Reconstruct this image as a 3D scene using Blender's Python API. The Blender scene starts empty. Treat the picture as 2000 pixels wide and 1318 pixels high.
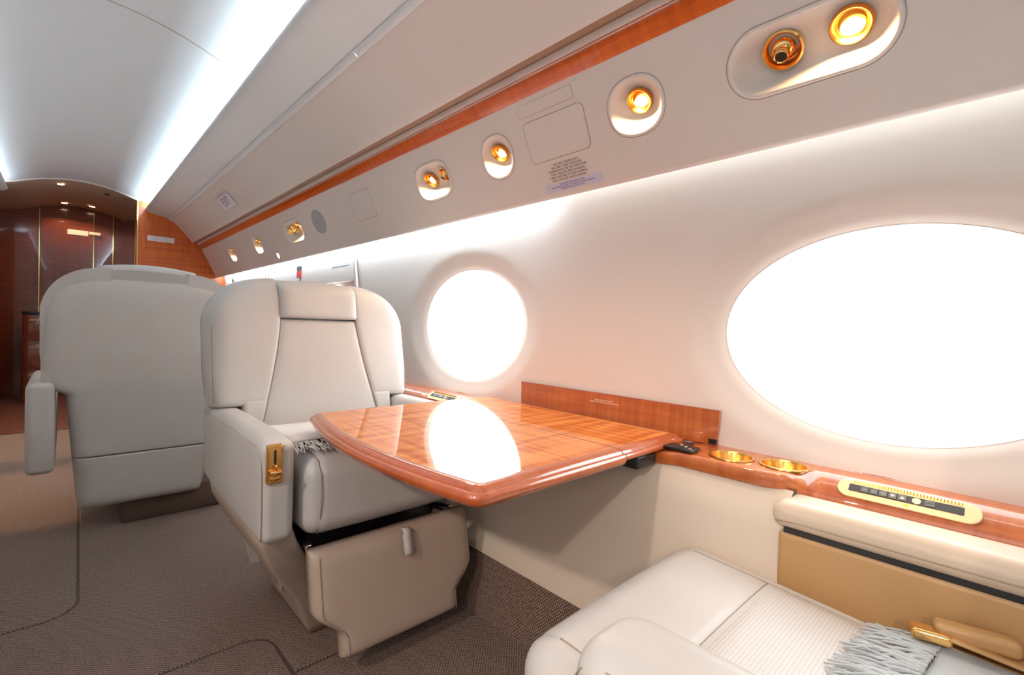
import bpy, math, random
from mathutils import Vector, Matrix
random.seed(7)
PI = math.pi
S = bpy.context.scene
COL = S.collection

# ------------------------------------------------------------------ camera
Rw = ((0.7270, -0.0100, -0.6860), (-0.6850, 0.0370, -0.7270), (0.0320, 0.9990, 0.0200))
def basis():
    f = 927.23
    a = Vector((126-1000, 659-612, -f)).normalized()      # cabin axis (+Y)
    b = Vector((1983-1000, 659-672, -f)).normalized()     # across the cabin (+X)
    c = b.cross(a).normalized()
    return Matrix((b, a, c)), f
R3, FPX = basis()
cam_d = bpy.data.cameras.new('camera'); cam = bpy.data.objects.new('camera', cam_d); COL.objects.link(cam)
cam_d.sensor_width = 36; cam_d.lens = FPX/2000*36; cam_d.clip_start = 0.02
M4 = R3.to_4x4(); M4.translation = Vector((0, 0, 0.90)); cam.matrix_world = M4
S.camera = cam

# ------------------------------------------------------------------ world, exposure
W = bpy.data.worlds.new('world'); S.world = W; W.use_nodes = True
W.node_tree.nodes['Background'].inputs[0].default_value = (0.75, 0.85, 1, 1)
W.node_tree.nodes['Background'].inputs[1].default_value = 1.0
S.view_settings.view_transform = 'Standard'; S.view_settings.look = 'None'
S.view_settings.gamma = 1; S.view_settings.use_curve_mapping = False
S.view_settings.exposure = 0.42
S.cycles.max_bounces = 10; S.cycles.diffuse_bounces = 6; S.cycles.glossy_bounces = 4
S.cycles.transmission_bounces = 4; S.cycles.sample_clamp_indirect = 6.0
S.cycles.caustics_reflective = False; S.cycles.caustics_refractive = False
WIN = 7.0          # daylight through the drawn window shades
WIN_L, WIN_LF = 4.0, 0.3        # unseen side: glow raised near the camera to light the right side, kept low forward
COVE_HI, COVE_LO = 30.0, 4.2
COVE_CEIL = 115.0
SPOT = 3.6

# ------------------------------------------------------------------ materials
def mat(name, base=(.8,.8,.8), rough=.5, metal=0, coat=0, coatr=.03, emit=None, es=0, ior=1.5, sheen=0):
    m = bpy.data.materials.new(name); m.use_nodes = True
    b = m.node_tree.nodes['Principled BSDF']
    b.inputs['Base Color'].default_value = (*base, 1); b.inputs['Roughness'].default_value = rough
    b.inputs['Metallic'].default_value = metal; b.inputs['Coat Weight'].default_value = coat
    b.inputs['Coat Roughness'].default_value = coatr; b.inputs['IOR'].default_value = ior
    b.inputs['Sheen Weight'].default_value = sheen
    if emit: b.inputs['Emission Color'].default_value = (*emit, 1); b.inputs['Emission Strength'].default_value = es
    return m
def nodes(m): return m.node_tree.nodes, m.node_tree.links, m.node_tree.nodes['Principled BSDF']
def add_bump(m, scale, strength, dist=.001, detail=2, vec=None):
    n, l, b = nodes(m)
    tc = n.new('ShaderNodeTexCoord'); t = n.new('ShaderNodeTexNoise'); bp = n.new('ShaderNodeBump')
    t.inputs['Scale'].default_value = scale; t.inputs['Detail'].default_value = detail
    bp.inputs['Strength'].default_value = strength; bp.inputs['Distance'].default_value = dist
    l.new(tc.outputs['Object'], t.inputs['Vector']); l.new(t.outputs[0], bp.inputs['Height']); l.new(bp.outputs[0], b.inputs['Normal'])
    return m
def tint(m, c1, c2, scale, stretch=(1,1,1), detail=3, lo=.35, hi=.65, dist=0):
    n, l, b = nodes(m)
    tc = n.new('ShaderNodeTexCoord'); mp = n.new('ShaderNodeMapping'); mp.inputs['Scale'].default_value = stretch
    t = n.new('ShaderNodeTexNoise'); t.inputs['Scale'].default_value = scale; t.inputs['Detail'].default_value = detail
    t.inputs['Distortion'].default_value = dist
    r = n.new('ShaderNodeValToRGB'); r.color_ramp.elements[0].position = lo; r.color_ramp.elements[1].position = hi
    r.color_ramp.elements[0].color = (*c1, 1); r.color_ramp.elements[1].color = (*c2, 1)
    l.new(tc.outputs['Object'], mp.inputs[0]); l.new(mp.outputs[0], t.inputs['Vector']); l.new(t.outputs[0], r.inputs[0]); l.new(r.outputs[0], b.inputs['Base Color'])
    return m
def leather(name, c, rough=.42):
    m = mat(name, c, rough)
    tint(m, tuple(v*.95 for v in c), c, 6)
    return add_bump(m, 420, .18, .0008, 3)
leath = leather('leather cream', (.57, .555, .54))
leath2 = leather('leather tan', (.47, .28, .12))
leath4 = leather('leather sand', (.60, .49, .38))
leath3 = leather('leather seam', (.36, .29, .23))
leathd = leather('leather taupe', (.46, .365, .295))
panel = add_bump(mat('cream panel', (.74, .65, .585), .5), 300, .05, .0005)
panelw = add_bump(mat('white headliner', (.74, .765, .775), .55), 300, .06, .0005)
dado_m = add_bump(mat('dado vinyl', (.64, .55, .45), .45), 350, .1, .0006)
gap_m = mat('shadow gap', (.09, .06, .045), .7)
chan_m = mat('brown channel', (.34, .20, .135), .6)
bin_m = add_bump(mat('bin and service panel cream', (.78, .71, .655), .5), 300, .05, .0005)
groove_m = mat('groove', (.48, .39, .33), .7)
black = mat('black plastic', (.012, .011, .012), .3)
gold = mat('brushed gold', (.95, .56, .18), .22, 1.0)
goldp = mat('polished gold', (1.0, .60, .22), .10, 1.0)
goldl = mat('warm lamp gold', (.80, .30, .05), .25, 1.0)
chrome = mat('chrome', (.8, .8, .8), .1, 1.0)
def wood(name, c1, c2, rough=.35, coat=1.0, along='y', ior=1.5, soft=False):
    m = mat(name, c1, rough, coat=coat, coatr=.015)
    n, l, b = nodes(m); b.inputs['Coat IOR'].default_value = ior
    tc = n.new('ShaderNodeTexCoord'); mp = n.new('ShaderNodeMapping')
    mp.inputs['Scale'].default_value = {'y': (60, 2, 60), 'x': (2, 60, 60), 'z': (50, 50, 2)}[along]
    t = n.new('ShaderNodeTexNoise'); t.inputs['Scale'].default_value = 1; t.inputs['Detail'].default_value = 4; t.inputs['Distortion'].default_value = .4
    mp2 = n.new('ShaderNodeMapping'); mp2.inputs['Scale'].default_value = {'y': (5, 45, 5), 'x': (45, 5, 5), 'z': (5, 5, 35)}[along]
    t2 = n.new('ShaderNodeTexNoise'); t2.inputs['Scale'].default_value = 1; t2.inputs['Detail'].default_value = 2
    a = n.new('ShaderNodeMath'); a.operation = 'MULTIPLY_ADD'; a.inputs[1].default_value = .55
    a2 = n.new('ShaderNodeMath'); a2.operation = 'MULTIPLY'; a2.inputs[1].default_value = .5
    r = n.new('ShaderNodeValToRGB'); r.color_ramp.elements[0].position = .36; r.color_ramp.elements[1].position = .68
    r.color_ramp.elements[0].color = (*c1, 1); r.color_ramp.elements[1].color = (*c2, 1)
    if soft: r.color_ramp.elements[0].position = .30; r.color_ramp.elements[1].position = .78; t.inputs['Detail'].default_value = 1.5; t.inputs['Distortion'].default_value = 0; t2.inputs['Detail'].default_value = 0
    l.new(tc.outputs['Object'], mp.inputs[0]); l.new(tc.outputs['Object'], mp2.inputs[0])
    l.new(mp.outputs[0], t.inputs['Vector']); l.new(mp2.outputs[0], t2.inputs['Vector'])
    l.new(t2.outputs[0], a2.inputs[0]); l.new(t.outputs[0], a.inputs[0]); l.new(a2.outputs[0], a.inputs[2])
    l.new(a.outputs[0], r.inputs[0]); l.new(r.outputs[0], b.inputs['Base Color'])
    return m
wood_t = mat('table veneer', (.6, .17, .03), .04, ior=1.42)
n, l, b = nodes(wood_t)
tc = n.new('ShaderNodeTexCoord'); mx = n.new('ShaderNodeMath'); mx.operation = 'ADD'
r = n.new('ShaderNodeValToRGB'); r.color_ramp.elements[0].position = .62; r.color_ramp.elements[1].position = 1.38 if False else 1.0
r.color_ramp.elements[0].color = (.50, .125, .026, 1); r.color_ramp.elements[1].color = (.84, .31, .085, 1)
for k, (sc, wt) in enumerate((((3.0, 34, 1), .9), ((70, 2.5, 1), .75))):
    mp = n.new('ShaderNodeMapping'); mp.inputs['Scale'].default_value = sc; t = n.new('ShaderNodeTexNoise'); t.inputs['Scale'].default_value = 1; t.inputs['Detail'].default_value = 1
    q = n.new('ShaderNodeMath'); q.operation = 'MULTIPLY'; q.inputs[1].default_value = wt
    l.new(tc.outputs['Object'], mp.inputs[0]); l.new(mp.outputs[0], t.inputs['Vector']); l.new(t.outputs[0], q.inputs[0]); l.new(q.outputs[0], mx.inputs[k])
l.new(mx.outputs[0], r.inputs[0]); l.new(r.outputs[0], b.inputs['Base Color'])
wood_e = wood('table edge wood', (.36, .062, .010), (.50, .11, .02), along='y', ior=1.7)
wood_l = wood('ledge wood', (.36, .072, .013), (.54, .15, .033), along='y')
wood_s = wood('strip wood', (.45, .060, .003), (.66, .12, .006), along='y')
wood_b = wood('bulkhead wood', (.50, .080, .008), (.68, .15, .016), rough=.3, coat=.6, along='x')
wood_d = wood('vestibule cherry', (.15, .030, .012), (.23, .05, .018), rough=.2, along='z')
wood_k = mat('inlay line', (.66, .30, .10), .3, coat=1)
paint = {'white': mat('placard white', (.82, .82, .86), .5), 'lav': mat('placard lavender', (.66, .66, .78), .5),
         'red': mat('red print', (.60, .05, .05), .5), 'ink': mat('brown ink', (.22, .15, .12), .6), 'purple': mat('purple ink', (.28, .16, .34), .6),
         'dark': mat('dark ink', (.05, .05, .05), .6), 'inkred': mat('faded red ink', (.62, .42, .40), .6), 'light': mat('pale print', (.85, .72, .60), .5)}
grey_m = mat('speaker cloth', (.42, .41, .40), .8)
screen_m = mat('control screen', (.035, .035, .04), .45)
btn_m = mat('button grey', (.11, .13, .12), .3)
yel = mat('yellow dot', (.85, .75, .05), .4)
def emis(name, c, s):
    m = bpy.data.materials.new(name); m.use_nodes = True; n = m.node_tree.nodes; l = m.node_tree.links
    n.remove(n['Principled BSDF']); e = n.new('ShaderNodeEmission'); e.inputs[0].default_value = (*c, 1); e.inputs[1].default_value = s
    l.new(e.outputs[0], n['Material Output'].inputs[0]); return m
lamp_m = emis('halogen lens', (1, .76, .46), 9)
led_hi = emis('cove led bright', (.66, .86, 1), COVE_HI)
led_lo = emis('cove led dim', (.80, .94, 1), COVE_LO)
led_cl = emis('aisle side led', (.75, .9, 1), 22.0)
led_lf = emis('aisle side cove led', (.85, .93, 1), 1.0)
led_ce = emis('ceiling led', (.68, .88, 1), COVE_CEIL)
shades = []
for WIN_ in (WIN, WIN_L, WIN_LF):
  shade_m = emis('lit pleated shade', (.95, .98, 1), WIN_); shades.append(shade_m)
  n, l = shade_m.node_tree.nodes, shade_m.node_tree.links
  tc = n.new('ShaderNodeTexCoord'); wv = n.new('ShaderNodeTexWave'); wv.bands_direction = 'Z'; wv.inputs['Scale'].default_value = 26.0; wv.inputs['Distortion'].default_value = .4
  mr = n.new('ShaderNodeMapRange'); mr.inputs[3].default_value = WIN_*.42; mr.inputs[4].default_value = WIN_*1.05
  l.new(tc.outputs['Object'], wv.inputs['Vector']); l.new(wv.outputs['Fac'], mr.inputs[0]); l.new(mr.outputs[0], n['Emission'].inputs[1])
def carpet(name, ax, p=.0095):
    m = mat(name, (.2,.15,.12), .95, sheen=.2); n, l, b = nodes(m)
    tc = n.new('ShaderNodeTexCoord'); sp = n.new('ShaderNodeSeparateXYZ'); l.new(tc.outputs['Object'], sp.inputs[0])
    sn = []
    for a in ax:
        mu = n.new('ShaderNodeMath'); mu.operation = 'MULTIPLY'; mu.inputs[1].default_value = 2*PI/p
        si = n.new('ShaderNodeMath'); si.operation = 'SINE'; l.new(sp.outputs[a], mu.inputs[0]); l.new(mu.outputs[0], si.inputs[0]); sn.append(si)
    pr = n.new('ShaderNodeMath'); pr.operation = 'MULTIPLY'; l.new(sn[0].outputs[0], pr.inputs[0]); l.new(sn[1].outputs[0], pr.inputs[1])
    no = n.new('ShaderNodeTexNoise'); no.inputs['Scale'].default_value = 160; l.new(tc.outputs['Object'], no.inputs['Vector'])
    ad = n.new('ShaderNodeMath'); ad.operation = 'MULTIPLY_ADD'; ad.inputs[1].default_value = .42; l.new(pr.outputs[0], ad.inputs[0]); l.new(no.outputs[0], ad.inputs[2])
    r = n.new('ShaderNodeValToRGB'); r.color_ramp.elements[0].position = .25; r.color_ramp.elements[1].position = .72
    r.color_ramp.elements[0].color = (.050, .030, .023, 1); r.color_ramp.elements[1].color = (.30, .20, .155, 1)
    l.new(ad.outputs[0], r.inputs[0]); l.new(r.outputs[0], b.inputs['Base Color'])
    bp = n.new('ShaderNodeBump'); bp.inputs['Strength'].default_value = .7; bp.inputs['Distance'].default_value = .002
    l.new(ad.outputs[0], bp.inputs['Height']); l.new(bp.outputs[0], b.inputs['Normal'])
    return m
carp_f = carpet('woven carpet', ('X', 'Y')); carp_w = carpet('woven carpet wall', ('Y', 'Z'))
cloth = add_bump(mat('grey wool', (.43, .48, .515), .9, sheen=.5), 500, .5, .001)
cloth_w = add_bump(mat('pale wool', (.66, .645, .64), .9, sheen=.5), 500, .5, .001)
# perforated leather
perf = leather('perforated leather', (.57, .555, .54))
n, l, b = nodes(perf)
tc = n.new('ShaderNodeTexCoord'); vo = n.new('ShaderNodeTexVoronoi'); vo.voronoi_dimensions = '2D'; vo.inputs['Scale'].default_value = 180; vo.inputs['Randomness'].default_value = .0
cr = n.new('ShaderNodeValToRGB'); cr.color_ramp.elements[0].position = .20; cr.color_ramp.elements[1].position = .27
cr.color_ramp.elements[0].color = (.42, .385, .36, 1); cr.color_ramp.elements[1].color = (.57, .555, .54, 1)
l.new(tc.outputs['Object'], vo.inputs['Vector']); l.new(vo.outputs['Distance'], cr.inputs[0]); l.new(cr.outputs[0], b.inputs['Base Color'])

# ------------------------------------------------------------------ helpers
def mk(name, verts, faces, m, parent=None, smooth=True, loc=None):
    me = bpy.data.meshes.new(name); me.from_pydata([tuple(v) for v in verts], [], faces); me.validate()
    import bmesh
    bm = bmesh.new(); bm.from_mesh(me); bmesh.ops.remove_doubles(bm, verts=bm.verts, dist=1e-6)
    bmesh.ops.recalc_face_normals(bm, faces=bm.faces); bm.to_mesh(me); bm.free()
    if smooth: me.shade_smooth()
    me.materials.append(m); o = bpy.data.objects.new(name, me); COL.objects.link(o)
    if parent: o.parent = parent
    if loc: o.location = loc
    return o
def sharp(o, ang=35):
    o.data.set_sharp_from_angle(angle=math.radians(ang)); return o
def struct(o): o['kind'] = 'structure'; return o
def tag(o, label, cat, group=None):
    o['label'] = label; o['category'] = cat
    if group: o['group'] = group
    return o
def thing(name, label, cat, loc=(0,0,0), rz=0, group=None):
    o = bpy.data.objects.new(name, None); o.empty_display_size = .05; COL.objects.link(o)
    o.location = loc; o.rotation_euler = (0, 0, rz); return tag(o, label, cat, group)
def frame(name, label, cat, org, ux, uy, group=None):
    """Empty whose local x = ux, y = uy, z = normal."""
    ux = Vector(ux).normalized(); uz = ux.cross(Vector(uy)).normalized(); uy = uz.cross(ux)
    o = bpy.data.objects.new(name, None); o.empty_display_size = .05; COL.objects.link(o)
    m = Matrix((ux, uy, uz)).transposed().to_4x4(); m.translation = Vector(org); o.matrix_world = m
    return tag(o, label, cat, group)
def grid(nu, nv, fn, closed_u=False):
    V = [fn(i/nu, j/nv) for j in range(nv+1) for i in range(nu + (0 if closed_u else 1))]
    w = nu + (0 if closed_u else 1)
    F = [(j*w+i, j*w+(i+1) % w, (j+1)*w+(i+1) % w, (j+1)*w+i) for j in range(nv) for i in range(nu)]
    return V, F
def prof_extrude(name, pts, ys, m, parent=None, closed=False, smooth=True, cap=False):
    n = len(pts); V = [(x, y, z) for y in ys for (x, z) in pts]; F = []
    for j in range(len(ys)-1):
        for i in range(n if closed else n-1):
            k = (i+1) % n; F.append((j*n+i, j*n+k, (j+1)*n+k, (j+1)*n+i))
    if cap: F.append(tuple(range(n))); F.append(tuple(range((len(ys)-1)*n, len(ys)*n)))
    return mk(name, V, F, m, parent, smooth)
def box(name, x0, x1, y0, y1, z0, z1, m, parent=None, bev=0, seg=2):
    V = [(x, y, z) for x in (x0, x1) for y in (y0, y1) for z in (z0, z1)]
    F = [(0,1,3,2), (4,6,7,5), (0,4,5,1), (2,3,7,6), (0,2,6,4), (1,5,7,3)]
    o = mk(name, V, F, m, parent, smooth=bev > 0)
    if bev:
        md = o.modifiers.new('bevel', 'BEVEL'); md.width = bev; md.segments = seg; md.limit_method = 'NONE'
    return o
def solid(o, t, off=-1):
    md = o.modifiers.new('solid', 'SOLIDIFY'); md.thickness = t; md.offset = off; return o
def tube(pts, r, ns=6, closed=False):
    """verts, faces of a tube through pts"""
    pts = [Vector(p) for p in pts]; V = []; F = []; N = len(pts)
    for i, p in enumerate(pts):
        t = (pts[(i+1) % N]-pts[i-1]) if closed else (pts[min(i+1, N-1)]-pts[max(i-1, 0)])
        t.normalize(); up = Vector((0, 0, 1)) if abs(t.z) < .9 else Vector((1, 0, 0))
        a = t.cross(up).normalized(); b2 = t.cross(a)
        rr = r[i] if isinstance(r, (list, tuple)) else r
        for k in range(ns): V.append(p + a*math.cos(2*PI*k/ns)*rr + b2*math.sin(2*PI*k/ns)*rr)
    for i in range(N if closed else N-1):
        j = (i+1) % N
        for k in range(ns): F.append((i*ns+k, i*ns+(k+1) % ns, j*ns+(k+1) % ns, j*ns+k))
    if not closed: F.append(tuple(range(ns))); F.append(tuple(range((N-1)*ns, N*ns)))
    return V, F
def seam(name, pts, r, m, parent):
    V, F = tube(pts, r, 5); return mk(name, V, F, m, parent)
def disc(name, r, z, m, parent, n=40, cx=0, cy=0, ry=None):
    ry = ry or r
    V = [(cx+r*math.cos(2*PI*i/n), cy+ry*math.sin(2*PI*i/n), z) for i in range(n)]
    return mk(name, V, [tuple(range(n))], m, parent, smooth=False)
def lathe(name, prof, m, parent, n=40, M=None):
    V, F = grid(n, len(prof)-1, lambda u, v: (lambda p: (p[0]*math.cos(2*PI*u), p[0]*math.sin(2*PI*u), p[1]))(prof[min(int(round(v*(len(prof)-1))), len(prof)-1)]), True)
    if M: V = [M @ Vector(v) for v in V]
    return sharp(mk(name, V, F, m, parent), 40)
def soft_box(name, w, d, h, r, m, parent=None, c=(0,0,0), puff=(0,0,0), n=14, warp=None):
    H = (w/2, d/2, h/2); r = min(r, *[q*.98 for q in H])
    def samp(hh):
        k = 5; core = hh-r; out = []
        for i in range(k+1): out.append(-core - r*math.tan(PI/4*(1-i/k)))
        for i in range(1, n): out.append(-core+2*core*i/n)
        for i in range(k+1): out.append(core + r*math.tan(PI/4*i/k))
        return out
    Sx = [samp(q) for q in H]; V = []; F = []; idx = {}
    def vid(i, j, k):
        key = (i, j, k)
        if key in idx: return idx[key]
        p = [Sx[0][i], Sx[1][j], Sx[2][k]]
        inn = [max(-(H[a]-r), min(H[a]-r, p[a])) for a in range(3)]
        of = Vector([p[a]-inn[a] for a in range(3)])
        if of.length > 1e-9: of = of.normalized()*r
        q = [inn[a]+of[a] for a in range(3)]
        t = [q[a]/H[a] for a in range(3)]
        e = [1-abs(t[a])**2.5 for a in range(3)]
        for a in range(3):
            o1, o2 = [z for z in range(3) if z != a]
            if abs(t[a]) > .5: q[a] += math.copysign(puff[a]*max(0, e[o1])*max(0, e[o2]), t[a])
        q = Vector(q)
        if warp: q = Vector(warp(q))
        idx[key] = len(V); V.append(q+Vector(c)); return idx[key]
    L = [len(s)-1 for s in Sx]
    for i in range(L[0]):
        for j in range(L[1]):
            for k in (0, L[2]): F.append((vid(i,j,k), vid(i+1,j,k), vid(i+1,j+1,k), vid(i,j+1,k)))
    for i in range(L[0]):
        for k in range(L[2]):
            for j in (0, L[1]): F.append((vid(i,j,k), vid(i+1,j,k), vid(i+1,j,k+1), vid(i,j,k+1)))
    for j in range(L[1]):
        for k in range(L[2]):
            for i in (0, L[0]): F.append((vid(i,j,k), vid(i,j+1,k), vid(i,j+1,k+1), vid(i,j,k+1)))
    return mk(name, V, F, m, parent)
def pillow(name, XZ, yf, T, m, parent, nu=36, nv=36, pu=6, pv=6, back=0.0, sgn=1, ku=(1, 1), kw=(1, 1)):
    PU = pu if isinstance(pu, tuple) else (pu, pu); PV = pv if isinstance(pv, tuple) else (pv, pv)
    def ed(t, p, k): i = 0 if t < 0 else 1; return 1-k[i]*(1-math.sqrt(max(0, 1-abs(t)**p[i])))
    """XZ(u,w)->(x,z), u,w in [-1,1]; front at y=yf(z), rounded edges dropping back by T (sgn=-1 faces +y)."""
    V = []; F = []
    us = [math.sin(PI/2*(2*i/nu-1)) for i in range(nu+1)]; ws = [math.sin(PI/2*(2*j/nv-1)) for j in range(nv+1)]
    for w in ws:
        for u in us:
            x, z = XZ(u, w); b2 = ed(u, PU, ku)*ed(w, PV, kw)
            V.append((x, yf(z)+sgn*T*(1-b2), z))
    n1 = nu+1
    for j in range(nv):
        for i in range(nu): F.append((j*n1+i, j*n1+i+1, (j+1)*n1+i+1, (j+1)*n1+i))
    base = len(V)
    for w in ws:
        for u in us:
            x, z = XZ(u, w); V.append((x, yf(z)+sgn*(T+back), z))
    for j in range(nv):
        for i in range(nu): F.append((base+j*n1+i, base+(j+1)*n1+i, base+(j+1)*n1+i+1, base+j*n1+i+1))
    if back > 0:
        per = [i for i in range(n1)] + [j*n1+nu for j in range(1, nv+1)] + [nv*n1+i for i in range(nu-1, -1, -1)] + [j*n1 for j in range(nv-1, 0, -1)]
        for a in range(len(per)):
            p, q = per[a], per[(a+1) % len(per)]; F.append((p, q, base+q, base+p))
    return mk(name, V, F, m, parent)
def text(name, s, size, m, parent, x=0, y=0, z=0, align='CENTER', spacing=1.0):
    c = bpy.data.curves.new(name, 'FONT'); c.body = s; c.size = size; c.align_x = align; c.align_y = 'CENTER'; c.space_line = spacing
    c.extrude = .00015
    t = bpy.data.objects.new(name, c); COL.objects.link(t)
    dg = bpy.context.evaluated_depsgraph_get(); me = bpy.data.meshes.new_from_object(t.evaluated_get(dg))
    COL.objects.unlink(t); bpy.data.objects.remove(t)
    me.materials.clear(); me.materials.append(m); o = bpy.data.objects.new(name, me); COL.objects.link(o)
    o.parent = parent; o.location = (x, y, z); return o
def rrect(w, h, r, n=8, cx=0, cy=0):
    P = []
    for (sx, sy, a0) in ((1,1,0), (-1,1,PI/2), (-1,-1,PI), (1,-1,1.5*PI)):
        for i in range(n+1):
            a = a0+PI/2*i/n; P.append((cx+sx*(w/2-r)+r*math.cos(a), cy+sy*(h/2-r)+r*math.sin(a)))
    return P
def prism(name, P, z0, z1, m, parent=None, bev=0):
    N = len(P); V = [(x, y, z0) for x, y in P]+[(x, y, z1) for x, y in P]
    F = [tuple(range(N))[::-1], tuple(range(N, 2*N))]+[(i, (i+1) % N, N+(i+1) % N, N+i) for i in range(N)]
    o = mk(name, V, F, m, parent, smooth=False)
    if bev:
        md = o.modifiers.new('bevel', 'BEVEL'); md.width = bev; md.segments = 2; md.limit_method = 'ANGLE'
    return o
def ringline(name, P, w, z, m, parent, t=.0008):
    """thin closed outline (a recessed joint line) following polygon P"""
    V, F = tube([(x, y, z) for x, y in P], w, 4, True); return mk(name, V, F, m, parent)

# ================================================================== SETTING
CX = .10                                    # cabin centreline
Y0, YB = -2.6, 5.77                          # aft end, forward partition
def mir(pts): return [(2*CX-x, z) for x, z in pts]

# --- floor and carpet
fl = struct(box('floor', -.90, 1.02, Y0, 7.4, -.05, -.0022, gap_m))
def arc(cx, cy, r, a0, a1, n=8): return [(cx+r*math.cos(math.radians(a0+(a1-a0)*i/n)), cy+r*math.sin(math.radians(a0+(a1-a0)*i/n))) for i in range(n+1)]
g = .006
pieces = [
 [( -.79, 1.905+g), (-.045, 1.905+g)] + arc(-.045, 1.985+g, .08, -90, 0) + [(.045, 2.6), (.058, 3.2), (.058, 5.03), (-.79, 5.03)],
 [( .066, 5.03), (.066, 3.2), (.053, 2.6)] + [p for p in arc(-.045, 1.985+g, .088, 0, -90)] + [(-.79, 1.896), (-.79, 1.449)] + [(.365, 1.449)] + arc(.365, 1.376, .073, 90, 0) + [(.441, 1.24), (.955, 1.24), (.955, 5.03)],
 [(-.79, Y0), (.430, Y0)] + [(.430, 1.376)] + arc(.365, 1.376, .065, 0, 90) + [(-.79, 1.441)],
 [(.441, Y0), (.955, Y0), (.955, 1.232), (.441, 1.232)],
]
for P in pieces: prism('carpet_panel', P, -.010, 0.0, carp_f, fl, bev=.003)
box('threshold_strip', -.79, .955, 5.035, 5.06, -.010, .004, chrome, fl)
box('vestibule_floor', -.79, .955, 5.065, 7.4, -.010, -.001, wood('vestibule floor wood', (.30,.10,.06), (.38,.14,.09), along='x', coat=.4), fl)

# --- side walls ------------------------------------------------------------
def wx(z):                                   # inner face of the side wall
    t = (z-.95); return 1.25 - .105*t*t - .03*max(0, z-1.15)
WC = [-1.20, .19, 1.62, 3.02, 4.42]
WA, WB, WZ = .336, .232, .911
def side_wall(name, mirror, centers, y_ends):
    V = []; F = []
    z0, z1 = .60, 1.42
    def P(y, z, dep):
        x = wx(z)+dep; return ((2*CX-x) if mirror else x, y, z)
    def dep(y, z, c):
        r = math.hypot((y-c)/WA, (z-WZ)/WB); s = max(0, min(1, (1.36-r)/.36)); s = s*s*(3-2*s)
        r2 = max(0, min(1, (1.10-r)/.10)); return .020*s + .010*r2*r2
    for c in centers:
        a, b_ = c-.70, c+(.73 if c == .19 else .70)
        angs = sorted([2*PI*i/144 for i in range(144)] + [math.atan2(zz-WZ, yy-c) % (2*PI) for yy in (a, b_) for zz in (z0, z1)])
        K = 22; base = len(V); N = len(angs)
        for k in range(K+1):
            t = (k/K)**1.6
            for th in angs:
                ca, sa = math.cos(th), math.sin(th)
                re = 1/math.sqrt((ca/WA)**2+(sa/WB)**2)
                rr = min((b_-c)/ca if ca > 1e-9 else 1e9, (a-c)/ca if ca < -1e-9 else 1e9, (z1-WZ)/sa if sa > 1e-9 else 1e9, (z0-WZ)/sa if sa < -1e-9 else 1e9)
                r = re+(rr-re)*t; y, z = c+r*ca, WZ+r*sa; V.append(P(y, z, dep(y, z, c)))
        for k in range(K):
            for i in range(N): F.append((base+k*N+i, base+k*N+(i+1) % N, base+(k+1)*N+(i+1) % N, base+(k+1)*N+i))
    for (a, b_) in y_ends:
        base = len(V)
        for y in (a, b_):
            for k in range(13): z = z0+(z1-z0)*k/12; V.append(P(y, z, 0))
        for k in range(12): F.append((base+k, base+k+1, base+13+k+1, base+13+k))
    return struct(mk(name, V, F, panel))
wr = side_wall('wall_right', False, WC, [(Y0, WC[0]-.70), (WC[-1]+.70, YB)])
wl = side_wall('wall_left', True, WC, [(Y0, WC[0]-.70), (WC[-1]+.70, YB)])
wn = 0
for side in (0, 1):
    for c in WC:
        wn += 1
        s = -1 if side else 1
        root = bpy.data.objects.new('window_%d' % wn, None); COL.objects.link(root); struct(root)
        xb = wx(WZ)+.030; root.location = ((2*CX-xb) if side else xb, c, WZ)
        N = 96
        rings = [(1.0, -.001), (.995, .004), (.985, .010), (.975, .020), (.975, .034)]
        V, F = grid(N, len(rings)-1, lambda u, v: (lambda q: (s*q[1]+s*(wx(WZ+q[0]*WB*math.sin(2*PI*u))-wx(WZ))*(1 if q[1] < .03 else 0), q[0]*WA*math.cos(2*PI*u), q[0]*WB*math.sin(2*PI*u)))(rings[int(round(v*(len(rings)-1)))]), True)
        mk('window_reveal', V, F, panel, root)
        # pleated shade
        V = []; F = []; rows = 40
        for j in range(rows+1):
            z = -WB*.985+2*WB*.985*j/rows; hw = WA*1.0*math.sqrt(max(.004, 1-(z/WB)**2)) + .004
            for i in range(9): V.append((s*(.022+(.004 if j % 2 else 0)), -hw+2*hw*i/8, z))
        for j in range(rows):
            for i in range(8): F.append((j*9+i, j*9+i+1, (j+1)*9+i+1, (j+1)*9+i))
        mk('window_shade', V, F, shades[0 if not side else (1 if c < 1 else 2)], root, smooth=False)

# --- dado (lower side panel) and carpeted kick strip
dp = [(.985, .175), (1.000, .190), (1.018, .22), (1.045, .36), (1.070, .50), (1.083, .564), (1.105, .580)]
for nm, pr in (('right', dp), ('left', mir(dp))):
    if nm == 'left': struct(prof_extrude('trim_2', pr, [Y0, 0, 1.5, 3, YB], dado_m)); continue
    a_ = prof_extrude('trim_1', pr, [.304, .335, 1.5, 3, YB], dado_m); struct(a_)
    prof_extrude('dado_aft', [(x+.045*min(1, (z-.17)/.1), z) for x, z in pr[:5]+[(1.078, .53)]], [Y0, 0, .304], dado_m, a_)
    me_ = [(x, .304, z) for x, z in pr]+[(x+.06, .304, z) for x, z in pr[::-1]]
    mk('dado_end', me_, [tuple(range(len(me_)))], gap_m, a_, smooth=False)
kp = [(.950, -.01), (.962, .05), (.985, .12), (1.004, .183)]
for nm, pr in (('right', kp), ('left', mir(kp))):
    struct(prof_extrude('baseboard_'+nm, pr, [Y0, 0, 3, YB], carp_w))
gp = [(.952, .0015), (.9545, .0055), (.958, .0015)]
struct(prof_extrude('trim_3', [(.9975, .178), (1.0015, .184), (1.006, .178)], [Y0, YB], gap_m, closed=True))
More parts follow.
